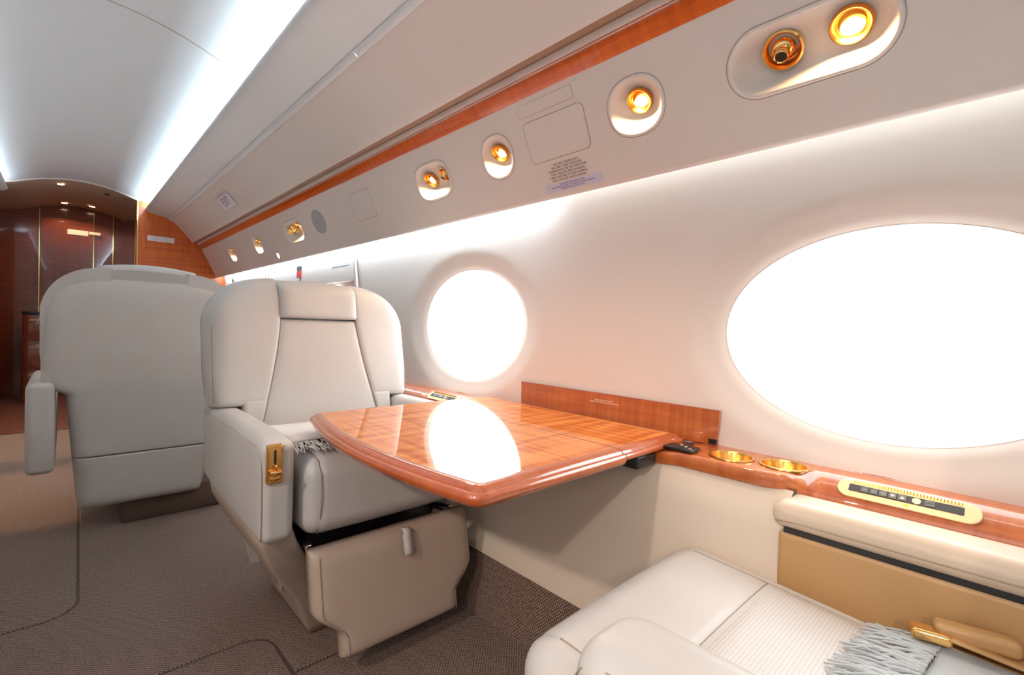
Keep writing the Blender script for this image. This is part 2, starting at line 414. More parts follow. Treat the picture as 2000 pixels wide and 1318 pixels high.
bx_ = [(1.02, .16), (1.14, .17), (1.14, .53)]
for nm, pr in ((4, bx_), (5, mir(bx_))): struct(prof_extrude('trim_%d' % nm, pr, [Y0, YB], gap_m))

# --- service panel (PSU) on each side
A2, B2 = Vector((1.15, 1.332)), Vector((1.02, 1.604)); PL = (B2-A2).length; PD = (B2-A2)/PL
PN = Vector((-PD.y, PD.x)) if True else None
if PN.x > 0: PN = -PN                         # into the cabin
def psu_pt(y, v, out=0.0):
    q = A2+PD*v+PN*out; return Vector((q.x, y, q.y))
holes = [(.310, .1675, .152, .066, 'st'), (.702, .1715, .079, .069, 'el'), (1.243, .1680, .074, .069, 'el'), (1.638, .165, .112, .070, 'sq'),
         (3.245, .163, .16, .068, 'st'), (4.035, .158, .085, .066, 'sq'), (4.795, .158, .085, .066, 'sq')]
def hole_pt(th, a, b, kind):
    c, s_ = math.cos(th), math.sin(th)
    if kind == 'st':                         # stadium
        L = a-b
        # ray / stadium intersection
        lo, hi = 0, a*1.5
        for _ in range(40):
            md = (lo+hi)/2; x, y = md*c, md*s_; dx = max(0, abs(x)-L)
            if math.hypot(dx, y) < b: lo = md
            else: hi = md
        return lo
    e = 2.25 if kind == 'el' else 3.2
    return (abs(c/a)**e+abs(s_/b)**e)**(-1/e)
def psu_panel(name, mirror, hs):
    V = []; F = []
    def P(y, v):
        q = psu_pt(y, v); return ((2*CX-q.x) if mirror else q.x, q.y, q.z)
    edges = [Y0]
    for i, h in enumerate(hs):
        pad = h[2]+.03; edges += [h[0]-pad, h[0]+pad]
    edges.append(YB)
    for i in range(0, len(edges)-1, 2):
        base = len(V)
        for y in (edges[i], edges[i+1]):
            for v in (0, PL): V.append(P(y, v))
        F.append((base, base+1, base+3, base+2))
    for (yc, vc, a, b_, k) in hs:
        y0, y1 = yc-a-.03, yc+a+.03
        angs = sorted([2*PI*i/72 for i in range(72)] + [math.atan2(vv-vc, yy-yc) % (2*PI) for yy in (y0, y1) for vv in (0, PL)])
        base = len(V); N = len(angs)
        for kk in range(2):
            for th in angs:
                ca, sa = math.cos(th), math.sin(th)
                if kk == 0: r = hole_pt(th, a, b_, k)
                else: r = min((y1-yc)/ca if ca > 1e-9 else 1e9, (y0-yc)/ca if ca < -1e-9 else 1e9, (PL-vc)/sa if sa > 1e-9 else 1e9, (-vc)/sa if sa < -1e-9 else 1e9)
                V.append(P(yc+r*ca, vc+r*sa))
        for i in range(N): F.append((base+i, base+(i+1) % N, base+N+(i+1) % N, base+N+i))
    o = struct(mk(name, V, F, bin_m, smooth=False))
    return o
psu_panel('trim_6', False, holes); psu_panel('trim_7', True, [])
lip = [(1.15, 1.332), (1.1535, 1.3265), (1.159, 1.3245), (1.163, 1.328), (1.164, 1.345), (1.16, 1.38)]
ws_ = [(1.02, 1.604), (1.0165, 1.6045), (.989, 1.6305), (.9855, 1.635), (.987, 1.6385), (1.0, 1.640)]
wh_ = [(.995, 1.6375), (.987, 1.6385), (.9835, 1.6408)]
wb_ = [(.9835, 1.6408), (.982, 1.6420), (.9815, 1.6436)]
wg_ = [(.9815, 1.6436), (.9765, 1.6578), (.978, 1.667), (1.0, 1.667)]
ch_ = [(.980, 1.6645), (.945, 1.6645), (.943, 1.6600)]
bin_ = [(.946, 1.667), (.943, 1.660), (.9395, 1.6578), (.935, 1.6605), (.915, 1.689), (.875, 1.739), (.83, 1.787), (.78, 1.833), (.755, 1.8545)]
bin2 = [(.745, 1.863), (.70, 1.877), (.65, 1.886), (.60, 1.893), (.57, 1.900), (.556, 1.910), (.5512, 1.920), (.551, 1.9245), (.5545, 1.929), (.562, 1.928), (.568, 1.903), (.69, 1.902), (.70, 1.96)]
rail = [(.757, 1.852), (.7565, 1.8475), (.751, 1.8475), (.738, 1.8565), (.7355, 1.861), (.738, 1.868), (.745, 1.868)]
num = 8
for mirror in (0, 1):
    for pr, m in ((lip, bin_m), (ws_, wood_s), (wh_, panelw), (wb_, wood_s), (wg_, bin_m), (ch_, chan_m), (bin_, bin_m), (bin2, panelw), (rail, panelw)):
        q = mir(pr) if mirror else pr
        if pr is rail:
            for (a, b_) in ((Y0, 1.642), (1.648, YB)):
                struct(sharp(prof_extrude('trim_%d' % num, q, [a, b_], m), 50)); num += 1
        else:
            struct(sharp(prof_extrude('trim_%d' % num, q, [Y0, YB], m), 50)); num += 1
# lamp strips in the coves
def led(name, label, pts, ys, m, grp):
    r_ = thing(name, label, 'light', (0, 0, 0), group=grp)
    o = prof_extrude('led_strip', pts, ys, m, r_, smooth=False)
    h = [(p[0], p[1]) for p in pts]
    return r_
cw = [(1.171, 1.372), (1.196, 1.378)]
led('cove_light', 'bright white strip light behind the service panel edge, above the forward round window and seats', cw, [1.12, 5.7], led_hi, None)
led('cove_light', 'dim white strip light behind the service panel edge, above the nearest large window', cw, [-2.5, 1.06], led_lo, None)
led('cove_light', 'white strip light behind the service panel on the unseen aisle side', mir(cw), [-2.5, 5.7], led_lf, None)
cc = [(.590, 1.9045), (.606, 1.9045)]
led('cove_light', 'white ceiling cove strip behind the right overhead bin lip', cc, [-2.5, 5.75], led_ce, None)
led('cove_light', 'white ceiling cove strip behind the left overhead bin lip', mir(cc), [-2.5, 5.75], led_cl, None)
# reflector behind psu cove
rb = [(1.165, 1.385), (1.205, 1.395), (1.236, 1.40)]
for q in (rb, mir(rb)): struct(prof_extrude('trim_%d' % num, q, [Y0, YB], panelw)); num += 1

# --- ceiling
def cz(x):
    d = abs(x-CX)
    return 2.09-.55*d*d if d < .4 else 2.002-.27*(d-.4)+.12*(d-.4)**2
xs = [CX+.62*(i/24*2-1) for i in range(25)]
cp = [(x, cz(x)) for x in xs]
ce = struct(prof_extrude('ceiling', cp, [Y0, 2.399], panelw))
c2 = prof_extrude('ceiling_panel', cp, [2.403, YB], panelw, ce)
prof_extrude('ceiling_joint', [(x, cz(x)+.004) for x in xs], [2.395, 2.407], groove_m, ce)
for y_ in (2.3985, 2.4035):
    V, F = tube([(x, y_, cz(x)+.0012) for x in xs], .0022, 5); mk('joint_bead', V, F, groove_m, ce)
# --- aft partition (behind the camera)
struct(box('wall_back', -1.2, 1.4, Y0-.06, Y0, -.02, 2.2, panel))
# --- forward partition with doorway, vestibule
Pf = [(.50, 0), (.97, 0), (1.02, .2), (1.10, .6), (1.27, .7), (1.27, 1.2), (1.25, 1.45), (1.06, 1.62), (.96, 1.72), (.80, 1.87), (.66, 1.96), (.50, 2.03)]
def vplane(name, P, y0, y1, m, parent=None, bev=0):
    N = len(P); V = [(x, y0, z) for x, z in P]+[(x, y1, z) for x, z in P]
    F = [tuple(range(N)), tuple(range(N, 2*N))[::-1]]+[(i, N+i, N+(i+1) % N, (i+1) % N) for i in range(N)]
    return mk(name, V, F, m, parent, smooth=False)
bk = struct(vplane('wall_front', Pf, YB, YB+.05, wood_b))
struct(vplane('trim_%d' % num, [(min(x, -.46), z) for x, z in mir(Pf)], YB, YB+.05, wood_b)); num += 1
struct(box('trim_%d' % num, .492, .502, YB-.006, YB+.056, 0, 2.01, goldp)); num += 1
# arch edge + vestibule ceiling
vc = [(x, cz(x)-.008) for x in [-.66+1.17*i/24 for i in range(25)]]
vce = struct(prof_extrude('ceiling_vestibule', vc, [YB, 6.5, 7.2], mat('vestibule headliner', (.60, .47, .36), .5))); vce.name = 'trim_%d' % num; num += 1
V, F = tube([(x, YB-.002, z+.001) for x, z in vc], .007, 6); struct(mk('trim_%d' % num, V, F, panel)); num += 1
struct(box('wall_far', -.80, .80, 7.2, 7.25, -.02, 2.12, wood_d))
struct(box('wall_vestibule', .50, .54, YB+.05, 7.2, -.02, 2.05, wood_d))
struct(box('wall_vestibule_left', -.70, -.66, YB+.05, 7.2, -.02, 2.05, wood_d))
for xx in (-.203, .232, .40): struct(box('trim_%d' % num, xx-.004, xx+.004, 7.188, 7.2, 0, 2.05, goldp)); num += 1
dr = struct(vplane('door_1', [(-.19, .02), (.225, .02), (.225, 1.93), (-.19, 1.93)], 7.175, 7.2, wood_d))
cb = thing('galley_cabinet', 'near-black glossy galley cabinet low in the dark forward doorway', 'cabinet', (-.22, 6.9, 0))
box('body', -.08, .08, -.25, .25, 0, .88, wood_d, cb, bev=.006)
box('countertop', -.085, .085, -.26, .26, .88, .91, black, cb, bev=.004)
for k in range(3): 
    d_ = box('drawer', -.07, .07, -.262, -.251, .08+.27*k, .32+.27*k, wood_d, cb, bev=.003)
    box('handle', -.03, .03, -.275, -.262, .28+.27*k, .29+.27*k, goldp, d_)

# ================================================================== LAMPS ON THE SERVICE PANEL
def spot(name, org, aim, w, deg, parent, col=(1, .62, .30), blend=.6, rad=.012):
    L = bpy.data.lights.new(name, 'SPOT'); L.energy = w; L.color = col; L.spot_size = math.radians(deg); L.spot_blend = blend; L.shadow_soft_size = rad
    o = bpy.data.objects.new(name, L); COL.objects.link(o)
    o.matrix_world = Matrix.Translation(org) @ (Vector(aim)-Vector(org)).to_track_quat('-Z', 'Y').to_matrix().to_4x4()
    return o
bowl_m = mat('white moulded bowl', (.80, .72, .66), .4)
def fixture(name, label, h, lamps, vents, closed=False, grp='reading lights along the service panel', power=1.0):
    yc, vc, a, b_, kind = h
    ux = Vector((0, -1, 0)); uy = Vector((PD.x, 0, PD.y)); nz = ux.cross(uy)
    o = frame(name, label, 'light', psu_pt(yc, vc), ux, uy, grp)
    nloc = 1 if nz.x < 0 else -1     # local z toward the cabin
    assert nz.x < 0
    N = 72
    # flange
    fl_ = [(1.05, .0002), (1.045, .0022), (1.0, .0035), (.93, .003), (.90, -.001)]
    def pt(u, s_, z, e=0):
        th = 2*PI*u; r = hole_pt(th, a-(1-s_)*b_ if s_ <= 1 else a+(s_-1)*b_, b_*s_, kind); return (r*math.cos(th), r*math.sin(th), z)
    V, F = grid(N, 4, lambda u, v: pt(u, *fl_[int(round(v*4))]), True); mk('bezel', V, F, bin_m, o)
    V, F = tube([(q[0], q[1], .0003) for q in [pt(i/72, 1.075, 0) for i in range(72)]], .0009, 4, True); mk('bezel_joint', V, F, groove_m, o)
    def depth(s_, yy):
        t = max(-1, min(1, yy/b_)); D = .014+.027*(1-t)
        return -D*(1-(s_/.90)**2.3)-.001
    K = 14
    def bp(u, v):
        s_ = .90*(1-v); x, y, _ = pt(u, max(s_, .001), 0); 
        if s_ < .02: x = y = 0
        return (x, y, depth(max(s_, 0), y))
    V, F = grid(N, K, bp, True); mk('bowl', V, F, bowl_m, o)
    tilt = math.atan2(.020, b_)*1.0
    th_l = math.radians(48)      # lamp axis leans down from the panel normal
    for (lx, ly, r) in lamps:
        sx = abs(lx)/a; zc = depth(.35, ly)+.013
        Mx = Matrix.Translation((lx, ly, zc)) @ Matrix.Rotation(math.radians(27), 4, 'X')
        ring = lathe('lamp_ring', [(r*1.08, -.006), (r*1.08, .002), (r*1.0, .006), (r*.93, .004), (r*.84, -.004), (r*.70, -.010), (r*.3, -.011)], goldl, o, M=Mx)
        V = [Mx @ Vector((r*.60*math.cos(2*PI*i/32), r*.46*math.sin(2*PI*i/32)-r*.18, -.006)) for i in range(32)]
        mk('lamp_lens', V, [tuple(range(32))], lamp_m, ring, smooth=False)
        wm = o.matrix_world
        p = wm @ (Mx @ Vector((0, 0, .009)))
        spot('lamp_light', p, p+Vector((-.10, 0, -1)), SPOT*power, 150, o, blend=.35, rad=r*.5).name = 'reading_lamp_light'
    for (lx, ly, r) in vents:
        zc = depth(.35, ly)+.010
        Mx = Matrix.Translation((lx, ly, zc)) @ Matrix.Rotation(math.radians(20), 4, 'X')
        vr = lathe('vent_socket', [(r*1.12, -.003), (r*1.1, .004), (r, .006), (r*.9, .002), (r*.8, -.012), (r*.3, -.02)], goldp, o, M=Mx)
        M2 = Mx @ Matrix.Rotation(math.radians(14), 4, 'X')
        nz_ = lathe('vent_nozzle', [(r*.62, -.014), (r*.66, -.004), (r*.55, .006), (r*.42, .010), (r*.40, .022), (r*.36, .024), (r*.30, .022), (r*.28, .012)], goldp, vr, M=M2)
        V = [M2 @ Vector((r*.31*math.cos(2*PI*i/24), r*.31*math.sin(2*PI*i/24), .0215)) for i in range(24)]
        mk('vent_core', V, [tuple(range(24))], black, vr, smooth=False)
    return o
H_ = holes
fixture('light_and_vent_unit', 'large white oval recess with one gold lamp and gold air vent above nearest window', H_[0], [(.072, .010, .034)], [(-.048, .010, .036)])
fixture('reading_light', 'round recessed gold reading light right of the square access door', H_[1], [(.004, .010, .032)], [])
fixture('reading_light', 'round recessed gold reading light left of the square access door', H_[2], [(-.004, .010, .030)], [])
fixture('light_and_vent_unit', 'rounded square recess with gold lamp and gold vent over the forward round window', H_[3], [(-.038, .008, .030)], [(.062, .012, .026)])
fixture('light_and_vent_unit', 'small bright oval recess with vent and lamp just beyond the grey speaker grille', H_[4], [(.085, .02, .028)], [(-.02, .016, .026), (-.10, .012, .024)])
fixture('reading_light', 'small recessed reading light between the far oval unit and the farthest one', H_[5], [(.0, .02, .030)], [])
fixture('reading_light', 'farthest recessed reading light, beside the wooden partition', H_[6], [(.0, .02, .030)], [])
ux = Vector((0, -1, 0)); uy = Vector((PD.x, 0, PD.y))
def on_psu(name, label, cat, y, v, grp=None): return frame(name, label, cat, psu_pt(y, v, .0004), ux, uy, grp)
o = on_psu('speaker_grille', 'grey oval speaker grille flush in the service panel', 'speaker', 2.82, .168)
V = [( .085*math.cos(2*PI*i/48), .070*math.sin(2*PI*i/48)) for i in range(48)]
prism('grille_cloth', V, 0, .002, grey_m, o, bev=.001)
o = on_psu('access_door', 'rounded square access door outlined above the warning placard', 'panel', .977, .171)
P = rrect(.236, .125, .018); prism('door_panel', rrect(.234, .123, .017), 0, .0012, bin_m, o, bev=.0006); ringline('door_joint', P, .0011, .0003, groove_m, o)
o = on_psu('access_strip', 'narrow blank strip panel just above the square access door', 'panel', .992, .268)
prism('strip_panel', rrect(.216, .034, .006), 0, .0008, bin_m, o, bev=.0004); ringline('strip_joint', rrect(.217, .035, .006), .0007, .0003, mat('faint joint', (.55, .47, .42), .6), o)
o = on_psu('access_door', 'plain outlined access door between the grille and the square lamp unit', 'panel', 2.258, .171)
prism('door_panel', rrect(.208, .132, .012), 0, .0012, bin_m, o, bev=.0006); ringline('door_joint', rrect(.21, .134, .012), .0012, .0003, groove_m, o)
o = on_psu('warning_text', 'small brown printed warning lines under the square access door', 'sign', .965, .067)
text('printed_lines', 'LIFE VEST UNDER SEAT\nSEAT BELT AND SHOULDER\nHARNESS MUST BE FASTENED FOR\nTAXI, TAKEOFF AND LANDING\nTABLE MUST BE STOWED DURING\nTAXI, TAKEOFF AND LANDING', .0096, paint['ink'], o, spacing=1.0)
o = on_psu('sticker', 'pale lavender printed sticker at the panel edge below the warning lines', 'sign', .957, .0225)
prism('sticker_base', rrect(.222, .026, .002), 0, .0004, paint['lav'], o)
text('printed_lines', 'SEATS MUST BE UPRIGHT AND\nOUTBOARD DURING TAXI TAKEOFF AND LANDING\nARMREST MUST BE STOWED', .0072, paint['purple'], o, z=.0006)
# exit placard on the bin
o = frame('exit_sign', 'small white EXIT placard on the overhead bin near the partition', 'sign', (.853, 3.99, 1.7535), (0, -1, 0), (-.68, 0, .74))
prism('placard', rrect(.30, .092, .012), 0, .002, paint['white'], o); text('exit_letters', 'EXIT', .088, paint['purple'], o, z=.0025)
o = frame('exit_arrow_text', 'tiny faded red print lines just right of the EXIT placard', 'sign', (.905, 3.88, 1.702), (0, -1, 0), (-.62, 0, .78))
text('printed_lines', 'PULL TO OPEN\nPUSH TO CLOSE\nEXIT BELOW', .030, paint['inkred'], o)

# ================================================================== SIDE LEDGE
lg = thing('side_ledge', 'long glossy wood ledge with gold cup holders under the windows', 'ledge', (0, 0, 0))
def ledge_prof(y):
    """flat shelf between the seats, sloped control bevel beside each seat"""
    def sm(a, b_, t): t = max(0, min(1, (t-a)/(b_-a))); return t*t*(3-2*t)
    flat = sm(.275, .325, y)*(1-sm(1.46, 1.52, y)) + sm(3.9, 3.95, y)*(1-sm(4.5, 4.55, y))
    bow = 1.145-.062*max(0, 1-((y-.84)/.52)**4)**.5 if .32 < y < 1.36 else 1.145
    fx = 1.086 if .36 < y < 1.44 else 1.086+.04*abs(y-(.36 if y < .9 else 1.44))/.1
    fx = min(fx, 1.13)
    fp = [(1.243, .613), (1.200, .6115), (1.15, .6105), (fx+.010, .6105), (fx+.003, .608), (fx, .602), (fx+.001, .588), (fx+.003, .579), (fx+.03, .576), (1.20, .576)]
    bp = [(1.243, .613), (1.205, .6115), (1.193, .6085), (1.158, .578), (1.1545, .573), (1.153, .568), (1.152, .563), (1.152, .558), (1.16, .553), (1.20, .55)]
    dz = -.013*sm(.56, .59, y)*(1-sm(1.43, 1.46, y))
    return [(a[0]*flat+b_[0]*(1-flat), a[1]*flat+b_[1]*(1-flat)+dz) for a, b_ in zip(fp, bp)]
ys = [Y0, -1, 0, .2]+[.26+.005*i for i in range(30)]+[.45+.1*i for i in range(10)]+[1.40+.005*i for i in range(28)]+[1.6, 2, 3, 3.88, 3.9, 3.92, 3.95, 4.2, 4.5, 4.52, 4.55, 5, YB]
n0 = 10; V = []; F = []
# leave holes for cups: cut by building cups as rims over dark wells on top
for y in ys:
    for (x, z) in ledge_prof(y): V.append((x, y, z))
for j in range(len(ys)-1):
    for i in range(n0-1):
        if i < 3 and ys[j] > .2899 and ys[j+1] < .5501: continue
        F.append((j*n0+i, j*n0+i+1, (j+1)*n0+i+1, (j+1)*n0+i))
ls = mk('ledge_body', V, F, wood_l, lg); sharp(ls, 60)
CUPS = [(1.155, .452), (1.175, .345)]; CR = .0435
def top_patch():
    y0 = min(v for v in ys if v > .2899); y1 = max(v for v in ys if v < .5501)
    inY = [v for v in ys if y0-1e-6 <= v <= y1+1e-6]
    V = []; F = []
    nx = 60; ny = 130
    def P(i, j):
        y = y0+(y1-y0)*j/ny
        pr = ledge_prof(y); xs_ = [pr[k] for k in range(4)]
        t = i/nx; xa = pr[0][0]; xb_ = pr[3][0]; x = xa+(xb_-xa)*t
        for k in range(3):
            (x0, z0), (x1, z1) = pr[k], pr[k+1]
            if x <= x0+1e-9 and x >= x1-1e-9:
                z = z0+(z1-z0)*((x-x0)/(x1-x0) if abs(x1-x0) > 1e-9 else 0); break
        return (x, y, z)
    for j in range(ny+1):
        for i in range(nx+1): V.append(P(i, j))
    for j in range(ny):
        for i in range(nx):
            q = [j*(nx+1)+i, j*(nx+1)+i+1, (j+1)*(nx+1)+i+1, (j+1)*(nx+1)+i]
            cx_ = sum(V[k][0] for k in q)/4; cy_ = sum(V[k][1] for k in q)/4
            if any(math.hypot(cx_-c[0], cy_-c[1]) < CR+.001 for c in CUPS): continue
            F.append(tuple(q))
    return mk('ledge_top', V, F, wood_l, lg)
top_patch()
for (x, y) in CUPS:
    c = lathe('cup_holder', [(.0505, .0005), (.050, .0032), (.0475, .0040), (.0440, .0030), (.0425, -.002), (.0415, -.040), (.037, -.046), (0.0001, -.047)], gold, lg, n=56, M=Matrix.Translation((x, y, .6112)))
V, F = tube([(1.243, y, .6145) for y in (Y0, 0, 2, YB)], .0025, 6); mk('back_bead', V, F, wood_e, lg)
# control panels on the bevel
def control(y, label, detail=True):
    d = Vector((1.193-1.158, 0, .6085-.578)).normalized()
    o = frame('control_panel', label, 'control panel', (1.1755, y, .5935), (0, -1, 0), (d.x, 0, d.z))
    L = .215; hh = .042
    prism('gold_bezel', rrect(L, hh, hh/2-.001, 12), 0, .0042, mat('satin gold', (.82, .57, .33), .4, .7), o, bev=.0015)
    V = []; F = []
    for k in range(34):                       # knurled upper edge
        x = -L/2+.028+k*(L-.056)/33; b0 = len(V)
        for (xx, yy, zz) in ((x-.0016, .0125, .0042), (x+.0016, .0125, .0042), (x+.0016, .0195, .0042), (x-.0016, .0195, .0042), (x, .0125, .0056), (x, .0195, .0056)): V.append((xx, yy, zz))
        F += [(b0, b0+3, b0+5, b0+4), (b0+1, b0+4, b0+5, b0+2), (b0, b0+4, b0+1), (b0+2, b0+5, b0+3)]
    kn = mk('knurling', V, F, goldp, o, smooth=False); kn['kind'] = 'stuff'
    prism('display', rrect(.172, .0165, .001), .0042, .0050, screen_m, o, bev=.0003).location = (-.002, .001, 0)
    for k in range(5):
        bt = prism('button', rrect(.0118, .0122, .001), .0050, .0060, btn_m, o); bt.location = (-.062+.0148*k, .001, 0)
        if k in (3, 4):
            s_ = 1 if k == 4 else -1
            q = mk('arrow', [(-.0036, -.0025*s_, .0064), (.0036, -.0025*s_, .0064), (0, .0030*s_, .0064)], [(0, 1, 2)], paint['white'], bt, smooth=False)
        else:
            q = prism('mark', rrect(.006, .0012, .0005), .0060, .0063, grey_m, bt)
    bt = prism('button', rrect(.014, .0122, .001), .0050, .0060, btn_m, o); bt.location = (.037, .001, 0)
    for k in range(4): prism('mark', rrect(.0018, .003, .0004, 3, -.0042+.0028*k, .001*(k % 2)), .0060, .0063, paint['dark'], bt)
    V = [(.0065*math.cos(2*PI*i/20), .0065*math.sin(2*PI*i/20)) for i in range(20)]
    k_ = prism('indicator', V, .0050, .0058, emis('indicator glow', (1, .70, .45), 1.1) if detail else screen_m, o); k_.location = (.018, .001, 0)
    k_ = prism('yellow_dot', rrect(.008, .0045, .001, 3), .0042, .0050, yel, o); k_.location = (.004, -.0125, 0)
    return o
control(.135, 'gold-rimmed seat control panel with dark display, beside the nearest tan armrest')
control(1.66, 'gold-rimmed seat control panel beside the armrest of the seat facing the table')
# fold-down wooden flap
fp_ = frame('table_stowage_flap', 'tall glossy wood board standing on the ledge behind the table', 'panel', (1.238, .880, .6565), (0, -1, 0), (.02, 0, 1))
prism('flap_board', [(-.36, -.044), (.36, -.044), (.365, .045), (-.365, .045)], .0, .010, wood_l, fp_, bev=.001)
prism('flap_edge', [(-.365, .045), (.365, .045), (.365, .0475), (-.365, .0475)], .0, .011, wood_e, fp_)
text('printed_lines', 'TABLE MUST BE STOWED\nDURING TAXI TAKEOFF AND LANDING', .0062, paint['light'], fp_, x=.005, y=.022, z=.0104)
hb = box('flap_catch', .342, .362, -.040, -.028, .009, .016, black, fp_)

# ================================================================== TABLE
tb = thing('folding_table', 'glossy orange-brown wooden folding table between the two seats', 'table', (.88, 1.01, .60))
TX0, TY, TZ = .88, 1.01, .60
def tx_left(y): return .462+.07*((y-.94)/.48)**2
def outline(inset=0.0, xl=None, xr=1.238, seam_side=None):
    """outline of one leaf in world xy"""
    y0, y1 = .595+inset, 1.430-inset; r = max(.004, .032-inset)
    P = []
    return y0, y1, r
SX = .930
def leaf(x_in, outer, name):
    """outer: 'aisle' leaf or 'wall' leaf ; lofted from stacked outlines for the moulded edge"""
    prof = [(0.0, .019), (.004, .0215), (.0065, .022), (.009, .021), (.011, .024), (.014, .0275), (.019, .0298), (.026, .0305), (.0345, .0307)] # (inset, z) outer->inner top
    low = [(.012, -.004), (.004, -.002), (.0, .004), (-.002, .011)]
    levels = (low if outer == 'aisle' else [(.010, .0055), (.002, .0065), (-.001, .010), (-.002, .012)])+prof
    rings = []
    def ring(ins):
        y0, y1 = .595+ins, 1.430-ins; r = max(.006, .034-ins); P = []
        if outer == 'aisle':
            def L(y): return tx_left(y)+ins
            P.append((x_in, y0))
            xc = L(y0+r)+r
            for i in range(13): a = -PI/2-PI/2*i/12; P.append((xc+r*math.cos(a), y0+r+r*math.sin(a)))
            for i in range(1, 40): y = y0+r+(y1-y0-2*r)*i/40; P.append((L(y), y))
            xc = L(y1-r)+r
            for i in range(13): a = PI-PI/2*i/12; P.append((xc+r*math.cos(a), y1-r+r*math.sin(a)))
            P.append((x_in, y1))
        else:
            xr = 1.224-ins
            P.append((x_in, y1))
            for i in range(9): a = PI/2-PI/2*i/8; P.append((xr-r+r*math.cos(a), y1-r+r*math.sin(a)))
            for i in range(9): a = -PI/2*i/8; P.append((xr-r+r*math.cos(a), y0+r+r*math.sin(a)))
            P.append((x_in, y0))
        return P
    V = []; F = []; R_ = [ring(i_) for i_, z in levels]; N = len(R_[0])
    for (i_, z), P in zip(levels, R_):
        for (x, y) in P: V.append((x-TX0, y-TY, z))
    for j in range(len(levels)-1):
        for i in range(N): F.append((j*N+i, j*N+(i+1) % N, (j+1)*N+(i+1) % N, (j+1)*N+i))
    F.append(tuple(range(N))[::-1])
    lf = sharp(mk('tabletop_leaf', V, F, wood_e, tb), 45)
    P = ring(.034)
    prism('veneer_panel', [(x-TX0, y-TY) for x, y in P], .026, .0309, wood_t, lf)
    P = ring(.030)[1:-1]
    V = []; F = []
    P2 = ring(.0335)[1:-1]
    for (a, b_) in zip(P, P2): V += [(a[0]-TX0, a[1]-TY, .03095), (b_[0]-TX0, b_[1]-TY, .03095)]
    for i in range(len(P)-1): F.append((2*i, 2*i+1, 2*i+3, 2*i+2))
    mk('inlay_line', V, F, wood_k, lf, smooth=False)
    return lf
leaf(SX-.0014, 'aisle', 'l'); leaf(SX+.0014, 'wall', 'r')
br = box('support_bracket', .115, .200, -.405, -.27, -.030, .003, black, tb, bev=.006)
box('support_arm', .04, .20, .20, .235, -.020, .002, black, tb, bev=.003)
br2 = box('slide_rail', .212, .262, -.490, -.415, .0125, .021, black, tb, bev=.003)
box('rail_end', .262, .30, -.455, -.430, .0125, .019, black, tb, bev=.002)
for k in range(3):
    lathe('screw', [(.0045, 0), (.004, .002), (.0001, .0025)], chrome, br2, n=12, M=Matrix.Translation((.224+.013*k, -.48+.018*k, .021)))

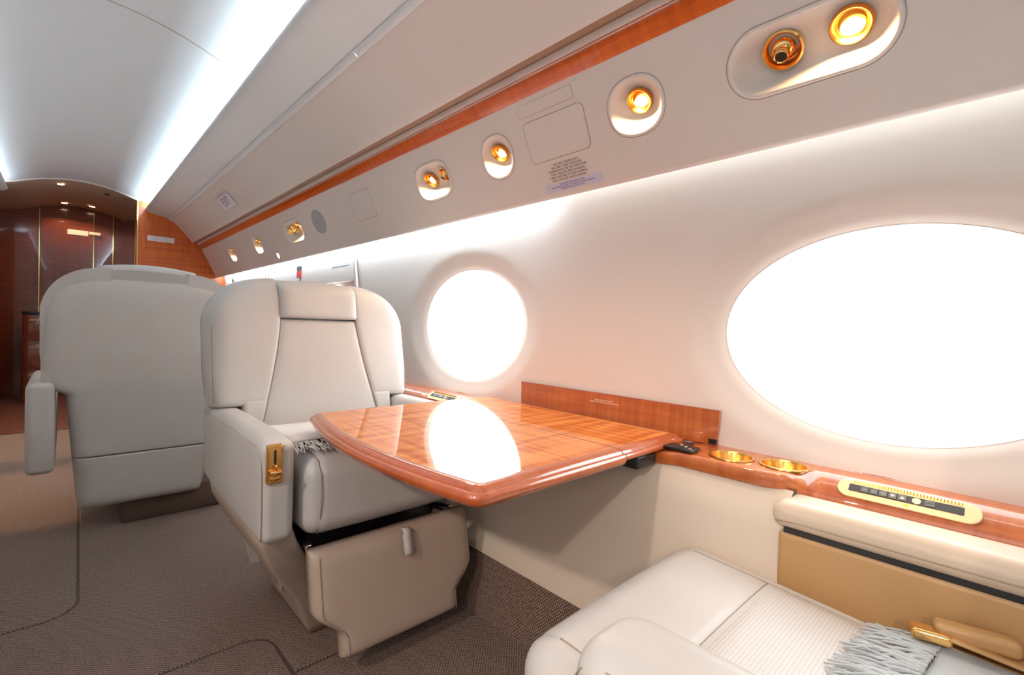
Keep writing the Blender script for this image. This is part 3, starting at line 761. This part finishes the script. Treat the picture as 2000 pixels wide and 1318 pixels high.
# ================================================================== SEATS
def zt(x, ztop=1.050):
    d = abs(x); 
    if d <= .10: return ztop
    t = min(1, (d-.10)/.260); return (ztop-.245)+.245*max(0, 1-t**2.7)**(1/2.7)
def seat(label, loc, rz, name='cabin_seat', group='cream leather cabin seats', full=True, ott=True, base_x=(-.15, .27), lever=True, legs=True, arm_x=.304, arm_h=.255, arm_w=.076):
    s = thing(name, label, 'seat', loc, rz, None)
    # cushion
    def cwarp(p):
        x, y, z = p; zz = z
        if z > .02:
            gsd = math.exp(-((abs(x)-.205)/.006)**2); gfr = math.exp(-((y+.12)/.006)**2)*(1 if abs(x) < .2 else 0)
            zz -= .004*gsd*min(1, z/.09)
            zz -= .004*(y+.26)*1.2
        if y < -.22:
            y += .004*math.exp(-((abs(x)-.205)/.006)**2)
        return (x, y, zz)
    soft_box('seat_cushion', .49, .54, .205, .050, leath, s, (0, .27, .4475), (.0, .010, .012), n=40, warp=cwarp)
    if True:
        for sx in (-1, 1):
            seam('cushion_seam', [(sx*.205, .40, .5555), (sx*.205, .2, .5585), (sx*.205, .07, .5535), (sx*.205, .022, .541), (sx*.205, -.001, .512), (sx*.205, -.0065, .455), (sx*.205, .0, .40), (sx*.205, .02, .351)], .0014, leath3, s)
    # arms
    for sx in (-1, 1):
        def awarp(p, sx=sx):
            x, y, z = p
            H2 = arm_h/2
            if y > 0: y += -.02*max(0, -z/H2)*y/.33
            if y > .1: z += .02*(y-.1)/.24*min(1, max(0, (-z/H2-.3)/.7))
            z -= .012*max(0, (-y-.18)/.16)**2*(1 if z > 0 else 0)
            return (x, y, z)
        am = soft_box('armrest', arm_w, .66, arm_h, .022, leath, s, (sx*arm_x, .335, .614-arm_h/2), (.006, .0, .004), n=20, warp=awarp)
        if legs: seam('arm_seam', [(sx*.3415, .66, .592), (sx*.3435, .3, .597), (sx*.3420, .06, .592), (sx*.3410, .022, .575), (sx*.3410, .014, .53), (sx*.3410, .012, .40), (sx*.3405, .014, .37)], .0011, leath3, am)
    if lever:
        lv = bpy.data.objects.new('recline_control', None); COL.objects.link(lv); lv.parent = s; lv.location = (-.3165, .003, .557)
        lv['label'] = 'gold recline lever plate on the front of the armrest'
        P = rrect(.037, .094, .005)
        def vp(nm, P, y0, y1, m, par, bev=.0006):
            N = len(P); V = [(x, y0, z) for x, z in P]+[(x, y1, z) for x, z in P]
            F = [tuple(range(N)), tuple(range(N, 2*N))[::-1]]+[(i, N+i, N+(i+1) % N, (i+1) % N) for i in range(N)]
            ob = mk(nm, V, F, m, par, smooth=False)
            if bev: md = ob.modifiers.new('b', 'BEVEL'); md.width = bev; md.segments = 2; md.limit_method = 'ANGLE'
            return ob
        vp('lever_plate', P, -.0045, .006, gold, lv, .0015)
        V, F = tube([(x, -.005, z) for x, z in rrect(.030, .084, .004)], .0014, 6, True); mk('plate_rim', V, F, goldp, lv)
        vp('lever_slot', rrect(.005, .036, .0022, 5, 0, .016), -.0050, -.0040, black, lv, 0)
        box('lever_handle', -.013, .013, -.018, -.006, -.024, -.014, goldp, lv, bev=.002)
        box('lever_stop', -.003, .003, -.013, -.005, -.016, .000, goldp, lv, bev=.001)
        box('release_button', -.010, .010, -.009, -.004, -.040, -.030, gold, lv, bev=.0015)
    # fairing under the arms (tapered leather skirt) and pedestal
    def loft4(nm, sec, m, par, r=.015):
        V = []; F = []; N = None
        for (x0, x1, y0, y1, z) in sec:
            P = rrect(x1-x0, y1-y0, min(r, (x1-x0)/3), 5, (x0+x1)/2, (y0+y1)/2); N = len(P)
            V += [(x, y, z) for x, y in P]
        for j in range(len(sec)-1):
            for i in range(N): F.append((j*N+i, j*N+(i+1) % N, (j+1)*N+(i+1) % N, (j+1)*N+i))
        F.append(tuple(range(N))); F.append(tuple(range((len(sec)-1)*N, len(sec)*N)))
        return mk(nm, V, F, m, par)
    if legs:
        for sx in (-1, 1):
            sec = [(.255, .335, .045, .60, .372), (.240, .328, .05, .60, .33), (.185, .285, .09, .585, .24), (.13, .215, .13, .55, .13), (.10, .175, .15, .52, .03), (.10, .165, .16, .50, .003)]
            sec = [((a, b_) if sx > 0 else (-b_, -a)) + tuple(r) for a, b_, *r in sec]
            fr = loft4('side_fairing', sec, leathd, s, .012)
            box('fairing_latch', min(sx*.226, sx*.234), max(sx*.226, sx*.234), .195, .222, .135, .165, leath3, fr, bev=.002)
        box('mechanism', -.20, .20, .10, .50, .27, .345, black, s, bev=.01)
        for sx in (-1, 1):
            V, F = tube([(sx*.215, .03, .315), (sx*.215, .12, .30), (sx*.20, .25, .25)], .010, 10); mk('hinge_link', V, F, black, s)
            lathe('hinge_bolt', [(.009, -.004), (.009, .004), (.006, .006), (.0001, .006)], chrome, s, n=16, M=Matrix.Translation((sx*.222, .028, .318)) @ Matrix.Rotation(PI/2, 4, 'X'))
    b_ = box('pedestal', base_x[0], base_x[1], .20 if ott else .16, (.54 if not ott else .52), 0.0, .30, leathd if ott else mat('carpeted base', (.13, .085, .062), .9), s, bev=.012)
    if not ott: b_.scale.z = .4
    # leg rest
    if ott:
        def XZ(u, w):
            z = .197+.132*w
            t = max(0, min(1, (z-.115)/.075)); t = t*t*(3-2*t); hw = .176+(.240-.176)*t + .006*(z-.2)
            return (u*hw, z)
        lr = pillow('leg_rest', XZ, lambda z: -.105+.22*(z-.08), .030, leath if False else leathd, s, 40, 40, 14, 12, back=.020)
        for sx in (-1, 1):
            seam('legrest_seam', [(XZ(sx*.93, w)[0], -.1045+.22*(XZ(0, w)[1]-.08)+.0035, XZ(0, w)[1]) for w in [-.95+1.9*i/16 for i in range(17)]], .0011, leath3, lr)
        V = []; F = []
        path = [(-.040, .329), (-.054, .3335), (-.0625, .329), (-.0660, .313), (-.074, .288), (-.080, .273), (-.0755, .268), (-.0695, .280), (-.0635, .303), (-.0575, .3185)]
        for (y, z) in path:
            V += [(.0, y-.002, z), (.024, y-.002, z)]
        for i in range(len(path)-1): F.append((2*i, 2*i+1, 2*i+3, 2*i+2))
        solid(mk('pull_strap', V, F, leath, lr), .003, 0)
    # back
    if full:
        yf = lambda z: .475+.20*(z-.50)
        bo = -.003 if ott else 0
        seamx = lambda z: .137+.075*max(0, min(1, (.90-z)/.36))**1.3
        for sx in (-1, 1):
            def XZ(u, w, sx=sx):
                t = (u+1)/2; xo = .354
                xt = seamx(.95)+(xo-seamx(.95))*t
                z1 = zt(xt)
                z0 = .618
                z = z0+(z1-z0)*(w+1)/2
                x = seamx(z)+(xo-.012*max(0, (.72-z)/.12)-seamx(z))*t
                return (sx*x+bo, z)
            pillow('back_bolster', XZ, lambda z: yf(z)-.014, .085, leath, s, 44, 44, (16, 5), (20, 7), back=.035, ku=(.15, 1), kw=(.30, 1))
            def XZ3(u, w, sx=sx):
                t = (u+1)/2; z = .50+.135*(w+1)/2; return (sx*(seamx(z)+(.262-seamx(z))*t)+bo, z)
            pillow('lower_bolster', XZ3, lambda z: yf(z)-.014, .085, leath, s, 20, 12, (16, 10), 30, back=.035, ku=(.15, .6), kw=(.3, .02))
            seam('bolster_seam', [(sx*.341+bo, yf(z)+.010, z) for z in [.63+.035*i for i in range(8)]], .0012, leath3, s)
        pillow('back_panel', lambda u, w: (bo+u*(seamx(.5+.405*(w+1)/2)-.001), .5+.405*(w+1)/2), lambda z: yf(z)-.012, .06, leath, s, 40, 40, 14, 14, back=.03, ku=(.20, .20), kw=(1, .22))
        pillow('headrest', lambda u, w: (bo+u*(.139), (.910+(1.047-.910)*(w+1)/2) - .010*abs(u)**3*max(0, w)), lambda z: yf(z)-.030+.25*max(0, z-1.0), .06, leath, s, 40, 34, 10, (10, 4.5), back=.07, ku=(.38, .38), kw=(.38, 1))
        # rear shell
        yr = lambda z: .640+.10*(z-.5)
        def hw(z):
            t = max(0, min(1, (z-.555)/.045)); t = t*t*(3-2*t); low = .235+.04*max(0, min(1, (z-.10)/.45)); return low*(1-t)+.352*t
        def XZs(u, w):
            z1 = zt(u*.352, 1.048)-.006; z = .315+(z1-.315)*(w+1)/2; return (u*hw(z), z)
        pillow('back_shell', XZs, yr, .08, leath, s, 48, 80, 14, (60, 12), back=.01, sgn=-1, kw=(.05, 1))
        def XZl(u, w):
            z = .092+.218*(w+1)/2; return (u*hw(z)*(1-.03*max(0, (.16-z)/.06)), z)
        pillow('back_skirt', XZl, yr, .08, leath, s, 48, 24, 14, (8, 60), back=.01, sgn=-1, kw=(1, .05))
        if not ott: pillow('headrest_rear', lambda u, w: (u*.175, .965+.110*(w+1)/2-.016*u*u), lambda z: yr(z)-.012, .05, leath, s, 40, 30, 6, 4, back=.02, sgn=-1)
    return s
seat('cream leather seat facing the camera across the table with gold lever', (.685, 1.20, 0), 0, base_x=(-.135, .135))
s3 = seat('cream leather seat seen from behind, standing nearest the aisle', (.262, 3.155, 0), PI, ott=False, base_x=(-.40, .08), legs=False, lever=False, arm_x=.350, arm_h=.355, arm_w=.085)
s3.scale = (.93, 1, 1.035)

# --- near seat (only cushion, arms in view)
ns = thing('cabin_seat', 'nearest cream leather seat with perforated cushion and grey throw', 'seat', (.785, .505, 0), PI)
def cw_(p):
    x, y, z = p
    if z > .02: z -= .10*(y+.30)*.7*1.0 if False else 0
    return (x, y, z)
def slope(y): return -.075*max(0, y)
def nwarp(p):
    x, y, z = p
    z2 = z + slope(y+.28)*(1 if z > 0 else .3)
    if z > .02: z2 -= .0035*math.exp(-((abs(x)-.222)/.005)**2)*min(1, z/.08) + (.0035*math.exp(-((y+.093)/.005)**2) if abs(x) < .222 else 0)
    if y < -.2: y += .004*math.exp(-((abs(x)-.222)/.005)**2)
    return (x, y, z2)
nc = soft_box('seat_cushion', .555, .580, .18, .055, leath, ns, (.007, .285, .343), (.0, .012, .010), n=60, warp=nwarp)
from mathutils.bvhtree import BVHTree
BV = BVHTree.FromPolygons([v.co for v in nc.data.vertices], [tuple(p.vertices) for p in nc.data.polygons])
def top_z(x, y):                              # local top of the near cushion
    h = BV.ray_cast(Vector((x, min(max(y, .05), .53), 1)), Vector((0, 0, -1))); return h[0].z if h[0] else .41
def pf(u, v):
    x = -.210+.434*u; y = .198+.34*v; e = min(1, min(u, 1-u)*16, v*14)
    return (x, y, top_z(x, y)-.0015+.0045*e**.5)
V, F = grid(60, 50, pf); mk('perforated_panel', V, F, perf, nc)
for sx in (-1, 1): seam('cushion_seam', [(sx*.222+.007, y, top_z(sx*.222+.007, y)+.0006) for y in [.045+.49*i/30 for i in range(31)]] , .0012, leath3, nc)
seam('front_seam', [(x, .192, top_z(x, .192)+.0006) for x in [-.215+.444*i/20 for i in range(21)]], .0012, leath3, nc)
# aisle arm (local +x because the seat is turned)
am = soft_box('armrest', .122, .57, .20, .045, leath, ns, (.350, .480, .487), (.004, .0, .004), n=24)
for xo in (.2985, .4015):
    k_ = 1 if xo > .35 else -1
    seam('arm_seam', [(xo, .72, .5715), (xo, .4, .572), (xo, .247, .570), (xo-.001*k_, .215, .558), (xo-.002*k_, .202, .536), (xo-.003*k_, .196, .47)], .0012, leath3, am)
# wall-side arm: padded cap over a tan side panel
cap = soft_box('armrest_cap', .104, .86, .054, .024, leath4, ns, (-.3135, .605, .5425), (.003, 0, .003), n=24)
seam('cap_seam', [(-.2605, .185, .5315), (-.2580, .22, .536), (-.2575, .5, .5375), (-.2575, .95, .537)], .0011, leath3, cap)
soft_box('arm_side_panel', .060, .84, .30, .012, leath2, ns, (-.294, .610, .362), n=10)
box('mechanism', -.330, -.268, .20, 1.0, .505, .520, black, ns)
box('pedestal', -.20, .20, .10, .55, 0, .26, leathd, ns, bev=.02)
for sx in (-1, 1): soft_box('side_fairing', .05, .50, .28, .02, leathd, ns, (sx*.235, .34, .14), n=8)
def bw(p): return (p.x, p.y+.15*(p.z+.35), p.z)
soft_box('backrest', .60, .15, .75, .05, leath, ns, (0, .72, .70), (0, .02, 0), n=16, warp=bw)
soft_box('headrest', .30, .10, .16, .04, leath, ns, (0, .80, 1.02), (0, .01, 0), n=12)

# --- seat belt buckle on the near seat
sb = thing('seat_belt', 'gold seat belt buckle on brown strap beside the near cushion', 'seat belt', (1.000, .075, .428), math.radians(-75))
soft_box('buckle', .050, .030, .018, .006, goldp, sb, (0, 0, .010), n=6)
V, F = grid(10, 4, lambda u, v: (.02+.12*u, -.018+.036*v, .016-.02*u))
solid(mk('strap', V, F, leath2, sb), .003, 0)
soft_box('buckle_cover', .10, .030, .026, .009, leath2, sb, (.055, .012, .018), n=8)

# ================================================================== THROWS
def throw(name, label, org, m, sheet, fr_pts, fr_dir, L, n, zf, r=.0016, group=None):
    t = thing(name, label, 'blanket', org)
    V, F = grid(24, 24, sheet); sh = solid(mk('blanket_cloth', V, F, m, t), .006, 1)
    V = []; F = []
    for i in range(n):
        u = (i+.5)/n; p = Vector(fr_pts(u)); d = Vector(fr_dir(u)).normalized(); side = Vector((0, 0, 1)).cross(d)
        k = random.uniform(-1, 1)*.12; ln = L*random.uniform(.75, 1.1); w = random.uniform(-1, 1)*.006; pts = []
        for q in range(8):
            s_ = q/7; pp = p+d*ln*s_+side*(k*ln*s_*s_+w*math.sin(s_*5+i))
            pp.z = zf(pp.x, pp.y, s_)+random.uniform(0, .003)+.004*math.sin(s_*PI)*random.random()
            pts.append(pp)
        a, b2 = tube(pts, [r*(1-.4*q/7) for q in range(8)], 5)
        o0 = len(V); V += a; F += [tuple(x+o0 for x in f) for f in b2]
    f = mk('fringe', V, F, m, t); f['kind'] = 'stuff'
    return t
# on the seat facing the table (local coords = world offsets)
ox, oy, oz = .60, 1.40, .562
throw('throw_blanket', 'pale fringed throw lying on the cushion of the seat facing the table', (ox, oy, oz), cloth_w,
      lambda u, v: (-.165+.40*u, -.075+.26*v+.01*math.sin(u*9), .004+.010*math.sin(u*7+v*3)*.4),
      lambda u: (-.165+.40*u, -.073+.01*math.sin(u*9), .004), lambda u: (-.12, -1, 0), .10, 90,
      lambda x, y, s_: .004 - .0010*s_ - (.0 if y > -.16 else 2.0*(y+.16)**2), .0022)
def nz(xw, yw): return top_z(.785-xw, .505-yw)+.003
ox, oy = .95, .06
E1, E2 = Vector((.785, .085)), Vector((1.03, .060))
def sheet1(u, v):
    e = E1+(E2-E1)*u; d = Vector((.05, -1)).normalized(); p = e+d*.25*v
    return (p.x-ox, p.y-oy, nz(p.x, max(p.y, -.02))+.008+.012*v+.004*math.sin(u*8))
throw('throw_blanket', 'blue-grey fringed throw on the perforated cushion of the nearest seat', (ox, oy, 0), cloth, sheet1,
      lambda u: ((E1+(E2-E1)*u).x-ox, (E1+(E2-E1)*u).y-oy, 0), lambda u: (-.35+.25*u, 1, 0), .09, 85,
      lambda x, y, s_: nz(x+ox, y+oy)+.012*(1-s_)+.003+.004*math.sin(x*90)*math.sin(s_*PI), .0024)

# ================================================================== FORWARD DETAILS
def on_wall(name, label, cat, y, z, off=.004): return frame(name, label, cat, (wx(z)-off, y, z), (0, -1, 0), (0.02, 0, 1))
eh = frame('emergency_exit_hatch', 'cream window exit hatch panel with lavender placard behind the facing seat', 'panel', (1.226, 3.07, 1.10), (0, -1, 0), (.02, 0, 1))
def ring_panel(par, w, h, m, t=.012):
    P = rrect(w, h, .03); V = []; F = []
    N = 64
    out = P; n_ = len(P)
    prism('hatch_frame_top', [(-w/2-.02, .045), (w/2+.02, .045), (w/2, .185), (w/2-.01, .195), (-w/2+.01, .195), (-w/2, .185)], 0, t, m, par, bev=.003)
    for sx in (-1, 1): prism('hatch_frame_side', [(sx*w/2, .19), (sx*(w/2+.06), -.05), (sx*(w/2+.03), -.05), (sx*(w/2-.03), .19)][::(1 if sx < 0 else -1)], 0, t, m, par, bev=.003)
ring_panel(eh, .86, .4, panel)
pl = prism('placard', rrect(.24, .05, .004), .0121, .0126, paint['lav'], eh); pl.location = (.24, .165, .001)
eh2 = frame('emergency_exit_hatch', 'farther cream exit hatch panel beside the partition', 'panel', (1.226, 4.85, 1.10), (0, -1, 0), (.02, 0, 1))
ring_panel(eh2, 1.1, .4, panel)
rh = on_wall('exit_pull_tag', 'red and black exit pull tag between the two hatch panels', 'tag', 3.52, 1.245, .02)
prism('pull_tab', rrect(.085, .050, .004), 0, .006, paint['red'], rh, bev=.001).location = (0, -.012, 0)
prism('tab_head', rrect(.080, .030, .004), 0, .008, paint['dark'], rh, bev=.001).location = (0, .030, 0)
o = on_psu('exit_lamp', 'tiny lit white lamp on the lower panel edge above the red tag', 'light', 3.69, .045)
lathe('lamp_ring', [(.030, 0), (.028, .006), (.022, .008)], chrome, o, n=20); disc('lamp_lens', .022, .006, emis('exit lamp', (1, .93, .85), 4), o)
for (y, z) in ((4.98, 1.30),):
    o = frame('hanging_knob', 'small clear and red knob hanging at the panel edge beyond the seats', 'handle', (1.14, 5.0, 1.33), (1, 0, 0), (0, 1, 0))
    lathe('knob_stem', [(.004, 0), (.004, -.05), (.012, -.06), (.016, -.075), (.010, -.09), (.0001, -.092)], chrome, o, n=16)
    lathe('knob_tip', [(.0001, -.093), (.012, -.096), (.012, -.115), (.0001, -.118)], paint['red'], o, n=16)
o = frame('wall_placard', 'white printed placard on the orange wooden partition', 'sign', (.68, YB-.001, 1.655), (1, 0, 0), (0, 0, 1))
prism('placard', rrect(.215, .050, .004), 0, .003, paint['white'], o); 
text('printed_lines', 'NO SMOKING\nFASTEN SEAT BELT', .018, paint['inkred'], o, z=.0035)
for (x, z, w, h) in ((.10, 1.80, .17, .055), (.24, 1.81, .10, .030)):
    o = frame('door_placard', 'white placard on the dark far door, %s' % ('larger left one' if w > .12 else 'smaller right one'), 'sign', (x, 7.173, z), (1, 0, 0), (0, 0, 1))
    prism('placard', rrect(w, h, .003), 0, .003, paint['white'], o)
for (x, y) in ((-.045, 5.98), (.215, 6.95), (-.02, 6.98)):
    zc = cz(x)-.009
    o = thing('ceiling_downlight', 'recessed warm ceiling downlight in the forward vestibule, ' + ('nearest to the arch' if y < 6.5 else ('rear right one' if x > 0 else 'rear left one')), 'light', (x, y, zc))
    lathe('trim_ring', [(.050, 0.0), (.047, -.004), (.036, -.004), (.034, .0)], goldp, o, n=28); disc('lamp_lens', .036, -.0015, lamp_m, o, n=28)
    spot('downlight_lamp', Vector((x, y, zc-.02)), Vector((x, y, 0)), 4.5, 130, o)
o = thing('smoke_detector', 'tiny dark sensor on the vestibule ceiling near the arch', 'detector', (.29, 6.05, cz(.29)-.010))
lathe('sensor_body', [(.022, 0), (.020, -.006), (.012, -.010), (.0001, -.011)], black, o, n=20)
# forward lamps of the unseen aisle-side service panel (their pools fall on the aisle carpet)
for y in (3.3, 4.6):
    spot('unseen_side_spot', Vector((-.80, y, 1.47)), Vector((-.10, y, 0)), 45.0, 42, None, blend=.5)
for y in (-.8, -.1, .6):  # warm fill spots added out of view to brighten the near seat and right wall
    spot('unseen_side_spot', Vector((-.82, y, 1.47)), Vector((.95, y+.35, .05)), 31.0, 70, None, col=(1, .84, .72), blend=.9, rad=.03)
